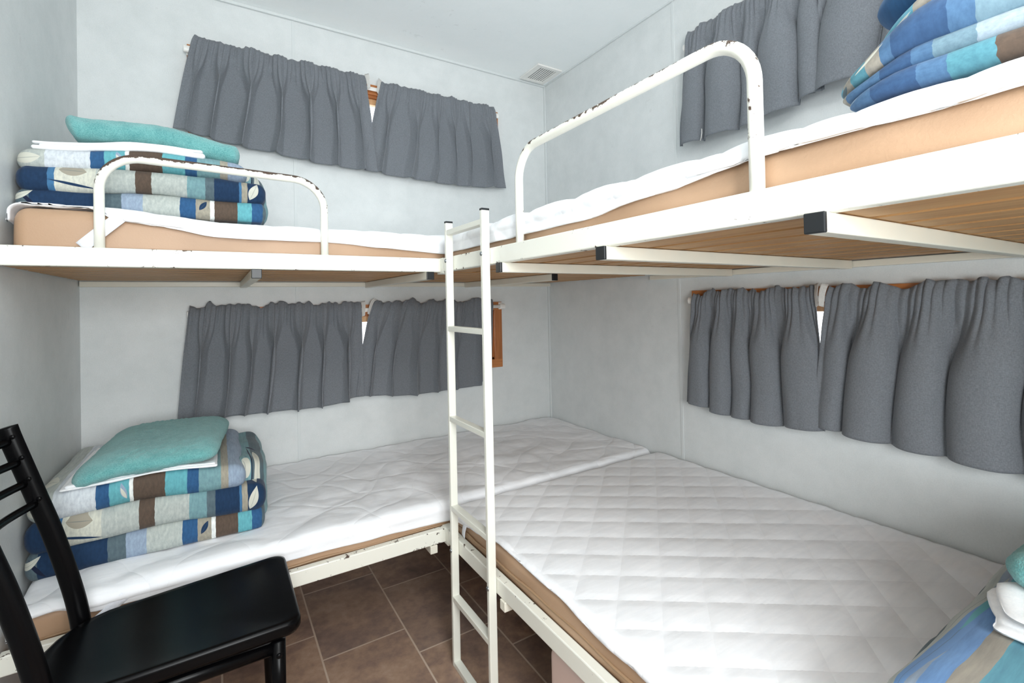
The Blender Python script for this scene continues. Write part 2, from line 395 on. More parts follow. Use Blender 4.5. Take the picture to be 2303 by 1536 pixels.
def wp(wall,s,d,z): return (s,-d,z) if wall=='A' else (-d,s,z)
RODD=.036
def rod(wall,s0,s1,z,label):
    r=thing('curtain_rod',wp(wall,(s0+s1)/2,0,z-.02),label,'curtain rod','white curtain rods')
    up=(0,0,1)
    MB().tube([wp(wall,lerp(s0,s1,i/8),RODD,z) for i in range(9)],.0045,.009,12,up).build('pole',M['white_plastic'],r)
    for e,sg in ((s0,-1),(s1,1)):
        m=MB(); bxw(m,wall,e-.006,e+.006,.016,RODD,z-.013,z+.013)
        m.tube([wp(wall,e-sg*.012,RODD,z),wp(wall,e+sg*.004,RODD,z),wp(wall,e+sg*.013,RODD,z),wp(wall,e+sg*.018,RODD,z)],.009,.014,12,up)
        bxw(m,wall,e-.010,e+.010,.0005,.018,z-.016,z+.022)
        m.build('bracket',M['white_plastic'],r,bevel=.0015)
ZU,ZL=2.163,1.118
rod('A',-1.752,-.362,ZU,'white curtain rod above the upper bunk on the far wall')
rod('A',-1.752,-.345,ZL,'white curtain rod over the lower bed on the far wall')
rod('B',-2.42,-1.035,ZU,'white curtain rod above the upper bunk on the right wall')
rod('B',-2.42,-1.030,ZL+.015,'white curtain rod over the lower bed on the right wall')

def curtain(wall,t0,t1,b0,b1,ztop,zbot,nf,seed,label,group,ragged=.006,amp=.016,tape=None,base=.052,sag=0,pw=(.85,.85)):
    """gathered curtain: t0,t1 top ends, b0,b1 hem ends along the wall; inner edge with a turned-back white tape"""
    zrod=(ZU if ztop>2 else (ZL if wall=='A' else ZL+.015)); rnd=random.Random(seed); Ht=ztop-interp(zbot,.5)
    ph=[rnd.uniform(0,2*PI) for _ in range(8)]
    wd=[rnd.uniform(.6,1.5) for _ in range(nf)]; tot=sum(wd); cum=[0]
    for w_ in wd: cum.append(cum[-1]+w_/tot)
    am=[min(1.35,max(.55,w_*nf/tot*rnd.uniform(.8,1.15))) for w_ in wd]
    def fold(u):
        u=max(0,min(.9999,u)); k=max(q for q in range(nf) if cum[q]<=u)
        x=(u-cum[k])/(cum[k+1]-cum[k]); a=am[k]
        c_=math.cos(2*PI*x); s_=math.sin(2*PI*x)
        # rounded front, tight valley; amplitudes meet at the fold borders
        e_=sm(0,.25,min(x,1-x)); aL=lerp((am[k]+am[max(k-1,0)])/2 if x<.5 else (am[k]+am[min(k+1,nf-1)])/2,a,e_)
        return (-(abs((c_+1)/2)**1.12*2-1)*aL, s_*aL, aL)
    gath=nf*5+3
    def fn(u,v):
        zt=ztop+ragged*(nz(u*nf*2.1+seed,3.1)*1.4+nz(u*gath*.9,seed*1.7)*1.0)-sag*max(0,nz(u*nf*1.3+seed*3,8.2))
        z=lerp(zt,interp(zbot,u),v)
        s0=lerp(t0,b0,v**pw[0]); s1=lerp(t1,b1,v**pw[1])
        f,c,a=fold(u+(.018*math.sin(v*4+ph[3])+.02*nz(u*4+seed,v*2))*v*math.sin(PI*u))
        eb=sm(0,.07,min(u,1-u)); f=lerp(.15,f,eb)
        A=amp*(.22+.78*sm(.06,.45,v))*(1-.18*sm(.5,1,v))
        g=sm(.52,.16,v)
        fine=math.sin(2*PI*u*gath+1.4*math.sin(2*PI*u*7+ph[4]))*(.6+.6*nz(u*31,seed))
        d=base+A*f+.0048*fine*g+.007*nz(u*9+seed,v*3,2)*sm(.1,.5,v)+.003*nz(u*26+seed,v*4,7)*sm(.1,.3,v)
        if v<.2: d+=.004*math.exp(-((v-.09)/.05)**2)-.006*sm(.05,0,v)*(1+nz(u*18,seed+5))+.006*sm(.07,0,v)*nz(u*gath*.8,seed+2)
        d=max(d,RODD+.0085*sm(.034,.016,abs(z-zrod)))
        s=lerp(s0,s1,u)+A*.72*c*sm(.05,.55,v)*sm(0,.06,min(u,1-u))+.0016*math.cos(2*PI*u*gath*1.0)*g
        return wp(wall,s,max(.0195+.002*math.sin(v*7+u*9),d),z)
    nu=max(200,int(nf*48)); nv=54
    mid=(t0+t1)/2; zb=min(q[1] for q in zbot)
    L=wp(wall,mid,base,zb)
    mb=MB().grid(nu,nv,fn)
    o=mb.build('curtain',M['curtain'],None,loc=L,solid=.0016)
    tag(o,label,'curtain',group)
    if tape:
        u0=1.0 if tape=='end' else 0.0; sg=(1 if tape=='end' else -1)*(1 if t1>t0 else -1)
        def tf(a,b):
            p=Vector(fn(u0,.0+.15*b)); q=.017*a*(1-.35*b)
            if wall=='A': return (p.x+sg*q,p.y-.004-.010*a*math.sin(a*2),p.z+.005*a+.004*(1-b))
            return (p.x-.004-.010*a*math.sin(a*2),p.y+sg*q,p.z+.005*a+.004*(1-b))
        MB().grid(6,8,tf).build('heading_tape',M['lining'],o,solid=.0012)['label']='white turned-back tape at the inner top corner'
    # hem stitching line
    return o
G='grey curtains at the bunk windows'
curtain('A',-1.738,-1.072,-1.806,-1.018,2.214,[(0,1.836),(.35,1.80),(.7,1.775),(1,1.766)],7,3,'wide grey curtain left of the gap at the upper window on the far wall',G,.006,.033,'end',pw=(.85,.9))
curtain('A',-.992,-.376,-1.080,-.312,2.205,[(0,1.768),(.3,1.758),(.6,1.752),(1,1.766)],6,11,'grey curtain right of the gap at the upper window on the far wall',G,.006,.031,'start',base=.047,pw=(.8,.85))
curtain('A',-1.762,-1.108,-1.804,-1.100,1.158,[(0,.712),(.4,.70),(.75,.694),(1,.722)],7,21,'dark grey curtain above the folded bedding on the lower bed by the far wall',G,.011,.033,'end',sag=.03)
curtain('A',-1.030,-.405,-1.135,-.426,1.160,[(0,.722),(.4,.696),(.8,.70),(1,.726)],6,34,'dark grey curtain behind the ladder at the lower window on the far wall',G,.011,.032,'start',sag=.03,base=.047,pw=(.5,.85))
cu=curtain('B',-1.045,-1.545,-.998,-1.545,2.214,[(0,1.764),(.3,1.756),(.65,1.756),(1,1.786)],5,45,'grey curtain seen through the guard hoop of the right upper bunk',G,.006,.034,base=.047)
MB().tube([(-.072,-1.118,1.795),(-.076,-1.121,1.778),(-.074,-1.116,1.762),(-.075,-1.112,1.750)],.0018,.0018,6).build('loose_thread',M['lining'],cu)
curtain('B',-1.560,-2.41,-1.500,-2.43,2.212,[(0,1.786),(.5,1.765),(1,1.76)],8,52,'grey curtain beside the rumpled bedding on the right upper bunk',G,.006,.034)
curtain('B',-1.043,-1.500,-1.002,-1.520,1.172,[(0,.722),(.35,.70),(.7,.70),(1,.716)],5,61,'narrow dark grey curtain left of the gap over the lower bed on the right wall',G,.011,.033,'end',sag=.025,base=.047,pw=(.85,.6))
curtain('B',-1.545,-2.41,-1.484,-2.42,1.176,[(0,.726),(.3,.712),(.6,.704),(1,.715)],8,77,'wide dark grey curtain right of the gap over the lower bed on the right wall',G,.012,.031,'start',sag=.03,base=.054)

# ------------------------------------------------------------------ bed frames
AY=-.791; BX=-1.026; RT_=.025; BEND=-2.80
def bed_frame(side,zb,zt,label,upper,hoop=None):
    A=side=='A'
    r=thing('bunk_frame',((LX+0)/2,AY/2,zb-.026) if A else (BX/2,(AY+BEND)/2,zb-.026),label,'bed frame','white metal bunk frames')
    chip=mat_paint('cream_enamel_chipped_%s_%s'%('far' if A else 'right','upper' if upper else 'lower'),zt,zb,(6.5 if not (A and not upper) else 4),thr=(.60 if not (A and not upper) else .553))
    m=MB()
    if A: m.box(LX+.003,BX+.004,AY,AY+RT_,zb,zt)
    else: m.box(BX,BX+RT_,BEND,AY+.026,zb,zt)
    m.build('front_rail',chip,r,bevel=.003)
    if not A:
        m=MB().box(BX-.0015,BX+.0265,AY-.02,AY+.029,zb-.007,zt+.001); m.build('corner_bracket',M['paint'],r,bevel=.002)
    # wall-side bearer and slats
    zs=zb+.001
    sl=.022
    if A:
        MB().box(LX+.003,-.003,-.024,-.003,zs-.022,zs-.002).build('bearer',M['paint_bar'],r,bevel=.002)
        ys=[-.760+.0925*i for i in range(8)]
        for y in ys: MB().box(LX+.006,-.012,y,y+.074,zs,zs+sl).build('slat',M['slat_x'],r)
        xs=[-1.576,-1.067,-.553] if upper else [-1.60,-1.070,-.56]
        for x in xs:
            c=MB().box(x-.0125,x+.0125,AY-.004,-.03,zs-.027,zs-.001).build('crossbar',M['paint_bar'],r,bevel=.002)
            if upper: MB().box(x-.0128,x+.0128,AY-.010,AY-.0035,zs-.0272,zs-.0008).build('end_cap',M['black_cap'],c,bevel=.0015)
    else:
        MB().box(-.024,-.003,BEND,AY-.006,zs-.022,zs-.002).build('bearer',M['paint_bar'],r,bevel=.002)
        for i in range(10):
            x=-.995+.0985*i
            MB().box(x,x+.079,BEND+.006,AY-.004,zs,zs+sl).build('slat',M['slat_y'],r)
        ys=[-1.192,-1.587,-1.978,-2.37] if upper else [-1.168,-1.62,-2.12,-2.6]
        for y in ys:
            c=MB().box(BX-.004,-.03,y-.0125,y+.0125,zs-.027,zs-.001).build('crossbar',M['paint_bar'],r,bevel=.002)
            if upper: MB().box(BX-.010,BX-.0035,y-.0128,y+.0128,zs-.0272,zs-.0008).build('end_cap',M['black_cap'],c,bevel=.0015)
    if hoop:
        s0,s1,zh0,zh1,rc,rad=hoop; pts=[]; zh=zh0
        tl=lambda s,z: z+(zh1-zh0)*((s-s0)/(s1-s0))*((z-zt)/(zh0-zt))
        P=(lambda s,z:(s,AY+RT_/2,tl(s,z))) if A else (lambda s,z:(BX+RT_/2,s,tl(s,z)))
        sg=1 if s1>s0 else -1; pts+=[P(s0,zt-.002),P(s0,lerp(zt,zh-rc,.5)),P(s0,zh-rc)]
        for k in range(1,12): a=PI/2*k/12; pts.append(P(s0+sg*rc*(1-math.cos(a)),zh-rc+rc*math.sin(a)))
        for k in range(9): pts.append(P(lerp(s0+sg*rc,s1-sg*rc,k/8),zh))
        for k in range(1,12): a=PI/2*k/12; pts.append(P(s1-sg*rc*(1-math.sin(a)),zh-rc+rc*math.cos(a)))
        pts+=[P(s1,zh-rc),P(s1,lerp(zt,zh-rc,.5)),P(s1,zt-.002)]
        hm=mat_paint('cream_enamel_worn_%s'%side,top=True,dens=.30 if A else .18,thr=.615 if A else .605,zmin=(zh-.14 if A else zt+.05))
        MB().tube(pts,rad,rad,18,(0,1,0) if A else (1,0,0)).build('guard_rail',hm,r)['label']='bent tube guard hoop with chipped paint'
    return r
bed_frame('A',1.248,1.294,'white metal frame of the upper bunk along the far wall, with a low chipped hoop',True,(-1.910,-1.394,1.523,1.511,.085,.0108))
bed_frame('B',1.248,1.294,'white metal frame of the upper right bunk, with a tall hoop and black-capped crossbars',True,(-1.268,-1.893,1.525,1.527,.075,.0105))
bed_frame('A',.3425,.3875,'badly chipped white metal frame of the lower bed along the far wall',False)
bed_frame('B',.3425,.3875,'white metal frame of the lower bed on the right',False)

# ------------------------------------------------------------------ ladder
lad=thing('ladder',(-1.042,-1.0,0),'white metal ladder bolted to the front of the right-hand bunks','ladder')
LXC=-1.039; LY=(-.888,-1.128); ZT=1.398
for y in LY:
    st=MB().box(LXC-.012,LXC+.012,y-.0065,y+.0065,0,ZT).build('stile',M['ladder'],lad,bevel=.0022)
    MB().box(LXC-.0122,LXC+.0122,y-.0068,y+.0068,ZT-.001,ZT+.005).build('end_cap',M['black_cap'],st,bevel=.001)
    for z in (1.277,.362):
        MB().dome((LXC-.012,y+(.0 if z<1 else 0),z),(-1,0,0),.006,.004).build('bolt',M['steel'],st)
for z in (1.366,1.062,.778,.497,.213,.008):
    MB().box(LXC-.0115,LXC+.0115,LY[1]+.006,LY[0]-.006,z-.008,z+.008).build('rung',M['ladder'],lad,bevel=.0015)

# ------------------------------------------------------------------ mattresses and quilted protectors
def mat_pad(name,sp,wob,k,c1=srgb(240,242,246),c2=srgb(248,249,252)):
    '''white quilted cotton: stitched grooves crossing at right angles'''
    t=NT(name); pos=t.node('ShaderNodeNewGeometry').outputs['Position']; s_=t.node('ShaderNodeSeparateXYZ')
    if wob:
        nn=t.node('ShaderNodeTexNoise',_Scale=2.6,_Detail=1); t.link(pos,nn.inputs['Vector'])
        va=t.node('ShaderNodeVectorMath',operation='MULTIPLY_ADD'); t.link(nn.outputs['Color'],va.inputs[0]); va.inputs[1].default_value=(wob*3,wob*3,0); t.link(pos,va.inputs[2]); t.link(va.outputs[0],s_.inputs[0])
    else: t.link(pos,s_.inputs[0])
    X,Y=s_.outputs[0],s_.outputs[1]; hs=[]
    for ax,ay in ((.585,.81),(.674,-.738)):
        q=t.math('DIVIDE',t.math('ADD',t.math('MULTIPLY',X,ax),t.math('MULTIPLY',Y,ay)),sp)
        d=t.math('ABSOLUTE',t.math('SUBTRACT',t.math('FRACT',t.math('ADD',q,.5)),.5))
        hs.append(t.math('POWER',t.math('MINIMUM',t.math('MULTIPLY',d,sp/.022),1.0),.6))
    h=t.math('MULTIPLY',hs[0],hs[1])
    mp=t.node('ShaderNodeMapping'); mp.inputs['Rotation'].default_value=(0,0,.75); mp.inputs['Scale'].default_value=(9,55,30); t.link(pos,mp.inputs[0])
    wr=t.noise(mp.outputs[0],1,3,.55)
    h=t.math('ADD',h,t.math('MULTIPLY',wr,.7))
    t.color(t.ramp(wr,[(.3,c1),(.7,c2)])); t.setv(Roughness=.85,Sheen_Weight=.1,Specular_IOR_Level=.2); t.bump(h,k,.004); return t.m
def quilt(x,y,sp,wob=0):
    if wob:
        x+=wob*nz(x*3.1,y*3.1,1.7); y+=wob*nz(x*2.7+9,y*3.3,5.1)
    a=(.585*x+.81*y)/sp; b=(.674*x-.738*y)/sp
    return (abs(math.sin(PI*a))*abs(math.sin(PI*b)))**.45
def mattress(side,z0,z1,label,group='tan vinyl mattresses',hump=None,pz=.022):
    A=side=='A'
    lo,hi=((LX+.022,-.758,z0),(-.014,-.012,z1)) if A else ((-.998,BEND+.03,z0),(-.012,AY-.012,z1))
    def fn(p,n):
        b=.006*nz(p.x*4,p.y*4,p.z*6+z0*3)
        q=p+n*b*(.4 if n.z<-.5 else 1)
        if n.z<-.3: q.z=max(q.z,z0)
        if hump: q.z+=hump*sm(-1.6,-1.95,p.x)*sm(z0+.02,z1,p.z)
        return q
    t=thing('mattress',((lo[0]+hi[0])/2,(lo[1]+hi[1])/2,z0),label,'mattress',group)
    MB().rbox(lo,hi,.028,(40,16,3) if A else (20,40,3),4,fn).build('cover',M['tan'],t)
    m=MB(); w=.0035
    for zz in ((z0+pz),):
        if A: m.tube([(lerp(lo[0]+.03,hi[0]-.03,i/60),lo[1]-.001+.003*nz(i*.35,z0),zz+.004*nz(i*.3,z0+4)) for i in range(61)],w,w,8,(0,0,1))
        else: m.tube([(lo[0]-.001+.003*nz(i*.35,z0),lerp(hi[1]-.03,lo[1]+.03,i/60),zz+.005*nz(i*.3,z0+4)) for i in range(61)],w,w,8,(0,0,1))
    m.build('piping',M['piping'],t)
    return t
ZS=.022+.0012
mattress('A',1.248+ZS,1.366,'tan vinyl mattress on the upper bunk along the far wall',hump=.022)
mattress('B',1.248+ZS,1.362,'tan vinyl mattress on the upper bunk at the right')
mattress('A',.3425+ZS,.4545,'tan vinyl mattress on the lower bed along the far wall')
mattress('B',.3425+ZS,.4535,'tan vinyl mattress on the lower bed at the right',pz=.040)

def protector(side,ztop,zlow,sp,qa,label,wob=0,wr=.003,hump=0,r=.026,back=.014,seed=0,straps=()):
    """quilted pad lying on a mattress and turned over its front edge; zlow: table (s -> height of the hanging edge)"""
    A=side=='A'
    if A: s0,s1=LX+.012,-.006; wd=.764
    else: s0,s1=AY-.006,BEND+.02; wd=1.003
    t=thing('mattress_protector',((s0+s1)/2,-wd/2,ztop) if A else (-wd/2,(s0+s1)/2,ztop),label,'mattress protector','white quilted mattress protectors')
    arc=r*PI/2; flat=wd-r-back
    def W(s,c,z): return (s,-c,z) if A else (-c,s,z)
    nflat=int(flat/.0095); na=8; ns=7; NV=nflat+na+ns
    NU=int(abs(s1-s0)/.0095)+26; sgn=1 if s1>s0 else -1; re=.024
    def fn(u,v):
        i=round(u*NU); j=v*NV; drp=0
        k0=min(i,NU-i); side_=s0 if i<NU-i else s1; di=sgn if i<NU-i else -sgn
        sk=.018 if (A and i<NU/2) else .004
        if k0<4: s=side_; drp=re+sk*(4-k0)/4
        elif k0<=13: a_=PI/2*(k0-4)/9; s=side_+di*re*(1-math.cos(a_)); drp=re*(1-math.sin(a_))
        else: s=lerp(s0+sgn*re,s1-sgn*re,(i-13)/(NU-26))
        e=min(abs(s-s0),abs(s-s1)); enddrop=drp
        zl=interp(zlow,s)+.003*nz(s*9,seed)
        if j<=nflat:
            c=back+flat*j/nflat; n=(0,1); z=ztop
        elif j<=nflat+na:
            a=PI/2*(j-nflat)/na
            # stop early where the edge only just turns over
            amax=PI/2 if zl<ztop-r else math.acos(max(-1,min(1,1-(ztop-zl)/r)))
            a=a/(PI/2)*amax
            c=back+flat+r*math.sin(a); z=ztop-r+r*math.cos(a); n=(math.sin(a),math.cos(a))
        else:
            k=(j-nflat-na)/ns
            if zl<ztop-r: c=back+flat+r; z=lerp(ztop-r,zl,k); n=(1,0)
            else:
                amax=math.acos(max(-1,min(1,1-(ztop-zl)/r))); c=back+flat+r*math.sin(amax); z=ztop-r+r*math.cos(amax)-.0005*k; n=(math.sin(amax),math.cos(amax))
        x,y=(s,-c) if A else (-c,s)
        arcl=c if j<=nflat else back+flat+(j-nflat)*.009
        qx,qy=(s,-arcl) if A else (-arcl,s)
        h=qa*quilt(qx,qy,sp,wob)
        h+=wr*(nz(qx*5+seed,qy*9)+.6*nz(qx*22,qy*7+seed)) if wr else 0
        h+=.0008*nz(qx*60+qy*20,qy*40-qx*30)
        if j>nflat+na: h*=.45
        h=max(h,-.0015)
        if hump: z+=hump*sm(-1.6,-1.95,s)
        return W(s,c+n[0]*h,z+n[1]*h-enddrop)
    pad=MB().grid(NU,NV,fn).build('pad',mat_pad('quilted_cotton_%s_%d'%(side,seed),sp,wob,.34 if seed!=3 else .55),t,solid=.006)
    for st in straps:
        m=MB(); p,q,w,off=st; p=Vector(p);q=Vector(q);d=(q-p).normalized(); nrm=Vector(off); a=d.cross(nrm).normalized()
        def sf(u,v): return p.lerp(q,u)+a*w*(v-.5)+nrm*(.004+.002*math.sin(PI*u))
        MB().grid(8,3,sf).build('elastic_strap',M['strap'],t,solid=.0015)
    return t
protector('A',1.372,[(-2.07,1.375),(-2.0,1.378),(-1.93,1.372),(-1.88,1.350),(-1.80,1.344),(-1.655,1.332),(-1.38,1.334),(-1.22,1.324),(-1.0,1.312),(0,1.312)],.16,.006,
  'white quilted protector with a diagonal strap, on the upper bunk along the far wall',.05,.003,.022,.024,seed=1,straps=[((-1.945,-.766,1.296),(-1.872,-.768,1.372),.028,(0,-1,0))])
protector('B',1.368,[(BEND,1.34),(-2.16,1.345),(-1.9,1.348),(-1.73,1.330),(-1.49,1.314),(-1.1,1.312),(-.8,1.312)][::1],.135,.009,
  'white quilted protector with puffy stitched squares on the right upper bunk',.0,.003,0,.024,seed=2)
protector('A',.4605,[(-2.06,.442),(-2.0,.446),(-1.92,.42),(-1.75,.416),(-1.5,.412),(-1.25,.408),(-1.0,.398),(0,.40)],.17,.005,
  'white quilted protector with curved stitching on the lower bed along the far wall',.14,.006,0,.026,seed=3,straps=[((-1.955,-.764,.375),(-1.87,-.766,.44),.022,(0,-1,0))])
protector('B',.4595,[(BEND,.440),(-1.6,.440),(-1.35,.452),(-1.1,.455),(-.95,.440),(-.85,.425),(-.8,.425)],.096,.0035,
  'white diamond quilted protector on the lower bed at the right',.0,.0012,0,.024,seed=4,straps=[((-1.002,-.90,.437),(-1.002,-.885,.392),.02,(-1,0,0))])

# ------------------------------------------------------------------ folded bedding
def duvet(layers,loc,label,group='folded striped bedding'):
    """layers: list of dict(lo,hi,r,mat,axis,u0,u1,fn)"""
    mb=MB(); mats=[]
    for L in layers:
        lo,hi=Vector(L['lo']),Vector(L['hi']); ax=L.get('axis',0); u0,u1=L['u']; sd=L.get('seed',1); rz=L.get('r',(.03,.03,.03)); wa=L.get('wr',.004); ex=L.get('fn')
        vax=L.get('vax')
        def uvf(p,u0=u0,u1=u1,ax=ax,lo=lo,hi=hi,vax=vax):
            if vax is not None: vv=(p[vax]-lo[vax])/(hi[vax]-lo[vax])*2
            else: vv=(p.z-lo.z)/(hi.z-lo.z)-(p.y-lo.y)*(4 if ax==0 else 0)
            return ((p[ax]-u0)/(u1-u0),vv)
        def fn(p,n,sd=sd,wa=wa,ex=ex,lo=lo,hi=hi):
            q=p+n*(wa*(nz(p.x*7+sd,p.y*7,p.z*9)+.5*nz(p.x*19,p.y*17+sd,p.z*25)))
            # soft wrinkles fanning from the ends
            q+=n*wa*.45*math.sin(p.x*60+p.y*35+4*nz(p.x*5,p.y*5,sd))*abs(nz(p.x*4+sd,p.y*4,3))
            if ex: q=Vector(ex(q,n))
            return q
        if L['mat'] not in mats: mats.append(L['mat'])
        n=L.get('n',(26,14,2))
        mb.rbox(lo,hi,rz,n,5,fn,uvf,mats.index(L['mat']))
    o=mb.build('folded_duvet',mats,None,loc=loc)
    return tag(o,label,'folded duvet',group)
def left_pile(z0,x0,x1,yf,ztop,lab,dl,dr):
    """three folds, tightly stacked; dl / dr: how far the top drops at the wall end / room end"""
    h=(ztop-z0)/3; U=(x0,x1)
    def tilt(k):
        def f(p,n):
            p.z+=k*(dr*sm(x0+.22,x1,p.x)+dl*sm(x0+.32,x0,p.x))
            p.z=max(p.z,z0); return p
        return f
    layers=[dict(lo=(x0,yf,z0),hi=(x1-.006,-.09,z0+h*1.02),r=(.022,.024,h*.44),mat=M['bot'],u=U,seed=1,fn=tilt(.33)),
            dict(lo=(x0+.001,yf-.008,z0+h*.97),hi=(x1-.002,-.09,z0+h*2.04),r=(.026,.026,h*.47),mat=M['mid'],u=U,seed=2,fn=tilt(.66)),
            dict(lo=(x0+.003,yf+.002,z0+h*1.98),hi=(x1-.055,-.10,ztop),r=(.035,.030,h*.46),mat=M['top'],u=U,seed=3,fn=tilt(1)),
            dict(lo=(x1-.10,yf+.050,z0+.004),hi=(x1+.008,-.10,ztop-.012),r=(.05,.06,.05),mat=M['end'],u=U,seed=6,wr=.011,n=(8,16,8),fn=tilt(.9))]
    duvet(layers,((x0+x1)/2,-.35,z0),lab)
left_pile(.4665,-2.088,-1.545,-.632,.690,'folded striped duvet on the lower bed along the far wall, behind the chair',-.014,-.024)
left_pile(1.3985,-2.087,-1.535,-.672,1.582,'folded striped duvet on the upper bunk along the far wall, beside the chipped hoop',-.030,-.010)

def sheet_fold(parts,loc,label):
    mb=MB()
    for lo,hi,r,sd,fn in parts:
        def f(p,n,sd=sd,fn=fn):
            q=p+n*(.003*nz(p.x*12+sd,p.y*12,p.z*30)); return fn(q,n) if fn else q
        mb.rbox(lo,hi,r,(24,12,1),4,f)
    o=mb.build('folded_sheet',M['sheet'],None,loc=loc); return tag(o,label,'folded sheet','white folded sheets')
def arch(x0,x1,dz0,dz1):
    def f(p,n): p.z+=dz0*sm(x0+.3,x0,p.x)+dz1*sm(x1-.2,x1,p.x); return p
    return f
a=arch(-2.06,-1.70,-.034,-.008)
sheet_fold([((-2.058,-.668,1.580),(-1.695,-.20,1.592),(.006,.007,.0058),1,a),((-2.045,-.655,1.5905),(-1.72,-.20,1.600),(.006,.008,.0047),2,a),((-2.062,-.645,1.599),(-1.70,-.21,1.609),(.006,.009,.0048),3,a)],(-1.88,-.43,1.58),'white folded sheet under the teal towel on the upper far bunk')
a=arch(-2.03,-1.64,-.012,-.014)
sheet_fold([((-2.02,-.628,.690),(-1.675,-.22,.696),(.005,.005,.0028),4,a),((-2.01,-.622,.6955),(-1.68,-.22,.701),(.005,.005,.0025),5,a)],(-1.85,-.42,.69),'thin white sheet edge under the teal towel on the lower far bed')

def towel(lo,hi,r,fn,label,loc,seed=0,n=(46,30,2)):
    def f(p,nn):
        q=p+nn*(.004*nz(p.x*9+seed,p.y*9,p.z*9)+.0022*nz(p.x*70,p.y*70,seed)); return fn(q,nn)
    o=MB().rbox(lo,hi,r,n,5,f).build('folded_towel',M['teal'],None,loc=loc); return tag(o,label,'towel','teal towels on the bedding')
def ta(p,n):
    t_=sm(1.61,1.66,p.z); p.z+=-.030*sm(-1.82,-1.61,p.x)-.010*sm(-1.8,-2.0,p.x)+.008*sm(-1.95,-2.0,p.x)*t_; p.x+=-.014*t_*sm(-1.9,-2.0,p.x)
    return p
towel((-1.995,-.625,1.6095),(-1.605,-.20,1.668),(.02,.03,.028),ta,'teal towel on top of the folded sheet on the upper far bunk',(-1.8,-.41,1.617),1)
def tb_(p,n):
    # skewed, soft-cornered towel with an embossed band
    k=(p.y+.42)/.4
    p.x+=.10*k*.35
    p.z+=-.030*sm(-1.88,-2.05,p.x)-.016*sm(-1.72,-1.60,p.x)-.012*sm(-.55,-.64,p.y)
    if n.z>.5 and -1.90<p.x<-1.76: p.z+=.0022*math.sin(p.x*230)*math.sin(p.y*190)
    return p
towel((-1.985,-.640,.7005),(-1.655,-.18,.752),(.045,.05,.025),tb_,'thick teal towel with an embossed band on the lower far bed',(-1.82,-.41,.70),4)

# right upper bunk: rumpled duvet pile
Z2=1.3835
def wedge(y0,z0,k,ln):
    """a fold that thins out and tucks down towards its far end"""
    def f(p,n):
        t=sm(y0-ln,y0,p.y); p.z=lerp(p.z,z0+(p.z-z0)*k,t); p.x+=.02*t*t; p.z=max(p.z,Z2); return p
    return f
U=(-1.965,-2.60)
M['rl']=mat_print('bedding_print_blue_lower_fold',[(0,'8'),(.03,'2'),(.085,'1'),(.16,'2'),(.20,'6'),(.265,'N'),(.4,'1'),(.6,'6')],[(.03,.6,.3,.03,.015,'8')])
M['rp']=mat_print('bedding_print_pale_fold',[(0,'5'),(.03,'2'),(.10,'1'),(.15,'2'),(.18,'7'),(.24,'8'),(.34,'8'),(.5,'7'),(.7,'6')])
M['rb']=mat_print('bedding_print_blue_middle_fold',[(0,'3'),(.022,'5'),(.045,'6'),(.075,'5'),(.105,'2'),(.122,'1'),(.205,'2'),(.24,'7'),(.32,'3'),(.45,'N'),(.6,'1')],[(.085,.55,.4,.03,.006,'C'),(.02,.3,.8,.02,.01,'D')])
M['rm']=mat_print('bedding_print_blue_upper_fold',[(0,'D'),(.06,'3'),(.145,'5'),(.178,'6'),(.22,'2'),(.28,'3'),(.4,'1'),(.6,'6')],[(.12,.4,.5,.03,.008,'L')])
M['rk']=mat_print('bedding_print_blue_top_fold',[(0,'B'),(.22,'D'),(.30,'2'),(.4,'6'),(.55,'2'),(.75,'1')])
NN=(20,44,2)
duvet([dict(lo=(-.986,-2.70,Z2),hi=(-.20,-1.985,Z2+.030),r=(.02,.03,.0145),mat=M['rl'],axis=1,u=U,seed=11,wr=.004,n=NN,fn=wedge(-1.98,Z2,.6,.08)),
       dict(lo=(-.984,-2.70,Z2+.024),hi=(-.20,-1.975,Z2+.052),r=(.02,.03,.0135),mat=M['rp'],axis=1,u=U,seed=15,wr=.006,n=NN,fn=wedge(-1.97,Z2,.55,.11)),
       dict(lo=(-.985,-2.69,Z2+.046),hi=(-.22,-1.970,Z2+.098),r=(.035,.04,.025),mat=M['rb'],axis=1,u=U,seed=12,wr=.009,n=NN,fn=wedge(-1.965,Z2+.008,.42,.13)),
       dict(lo=(-.970,-2.68,Z2+.088),hi=(-.24,-2.000,Z2+.148),r=(.05,.05,.029),mat=M['rm'],axis=1,u=U,seed=13,wr=.012,n=NN,fn=wedge(-1.99,Z2+.040,.40,.13)),
       dict(lo=(-.940,-2.66,Z2+.138),hi=(-.26,-1.990,Z2+.250),r=(.08,.08,.050),mat=M['rk'],axis=1,u=U,seed=14,wr=.014,n=NN,fn=wedge(-1.99,Z2+.09,.6,.16))],
      (-.6,-2.35,Z2),'loosely folded blue striped duvet on the right upper bunk')
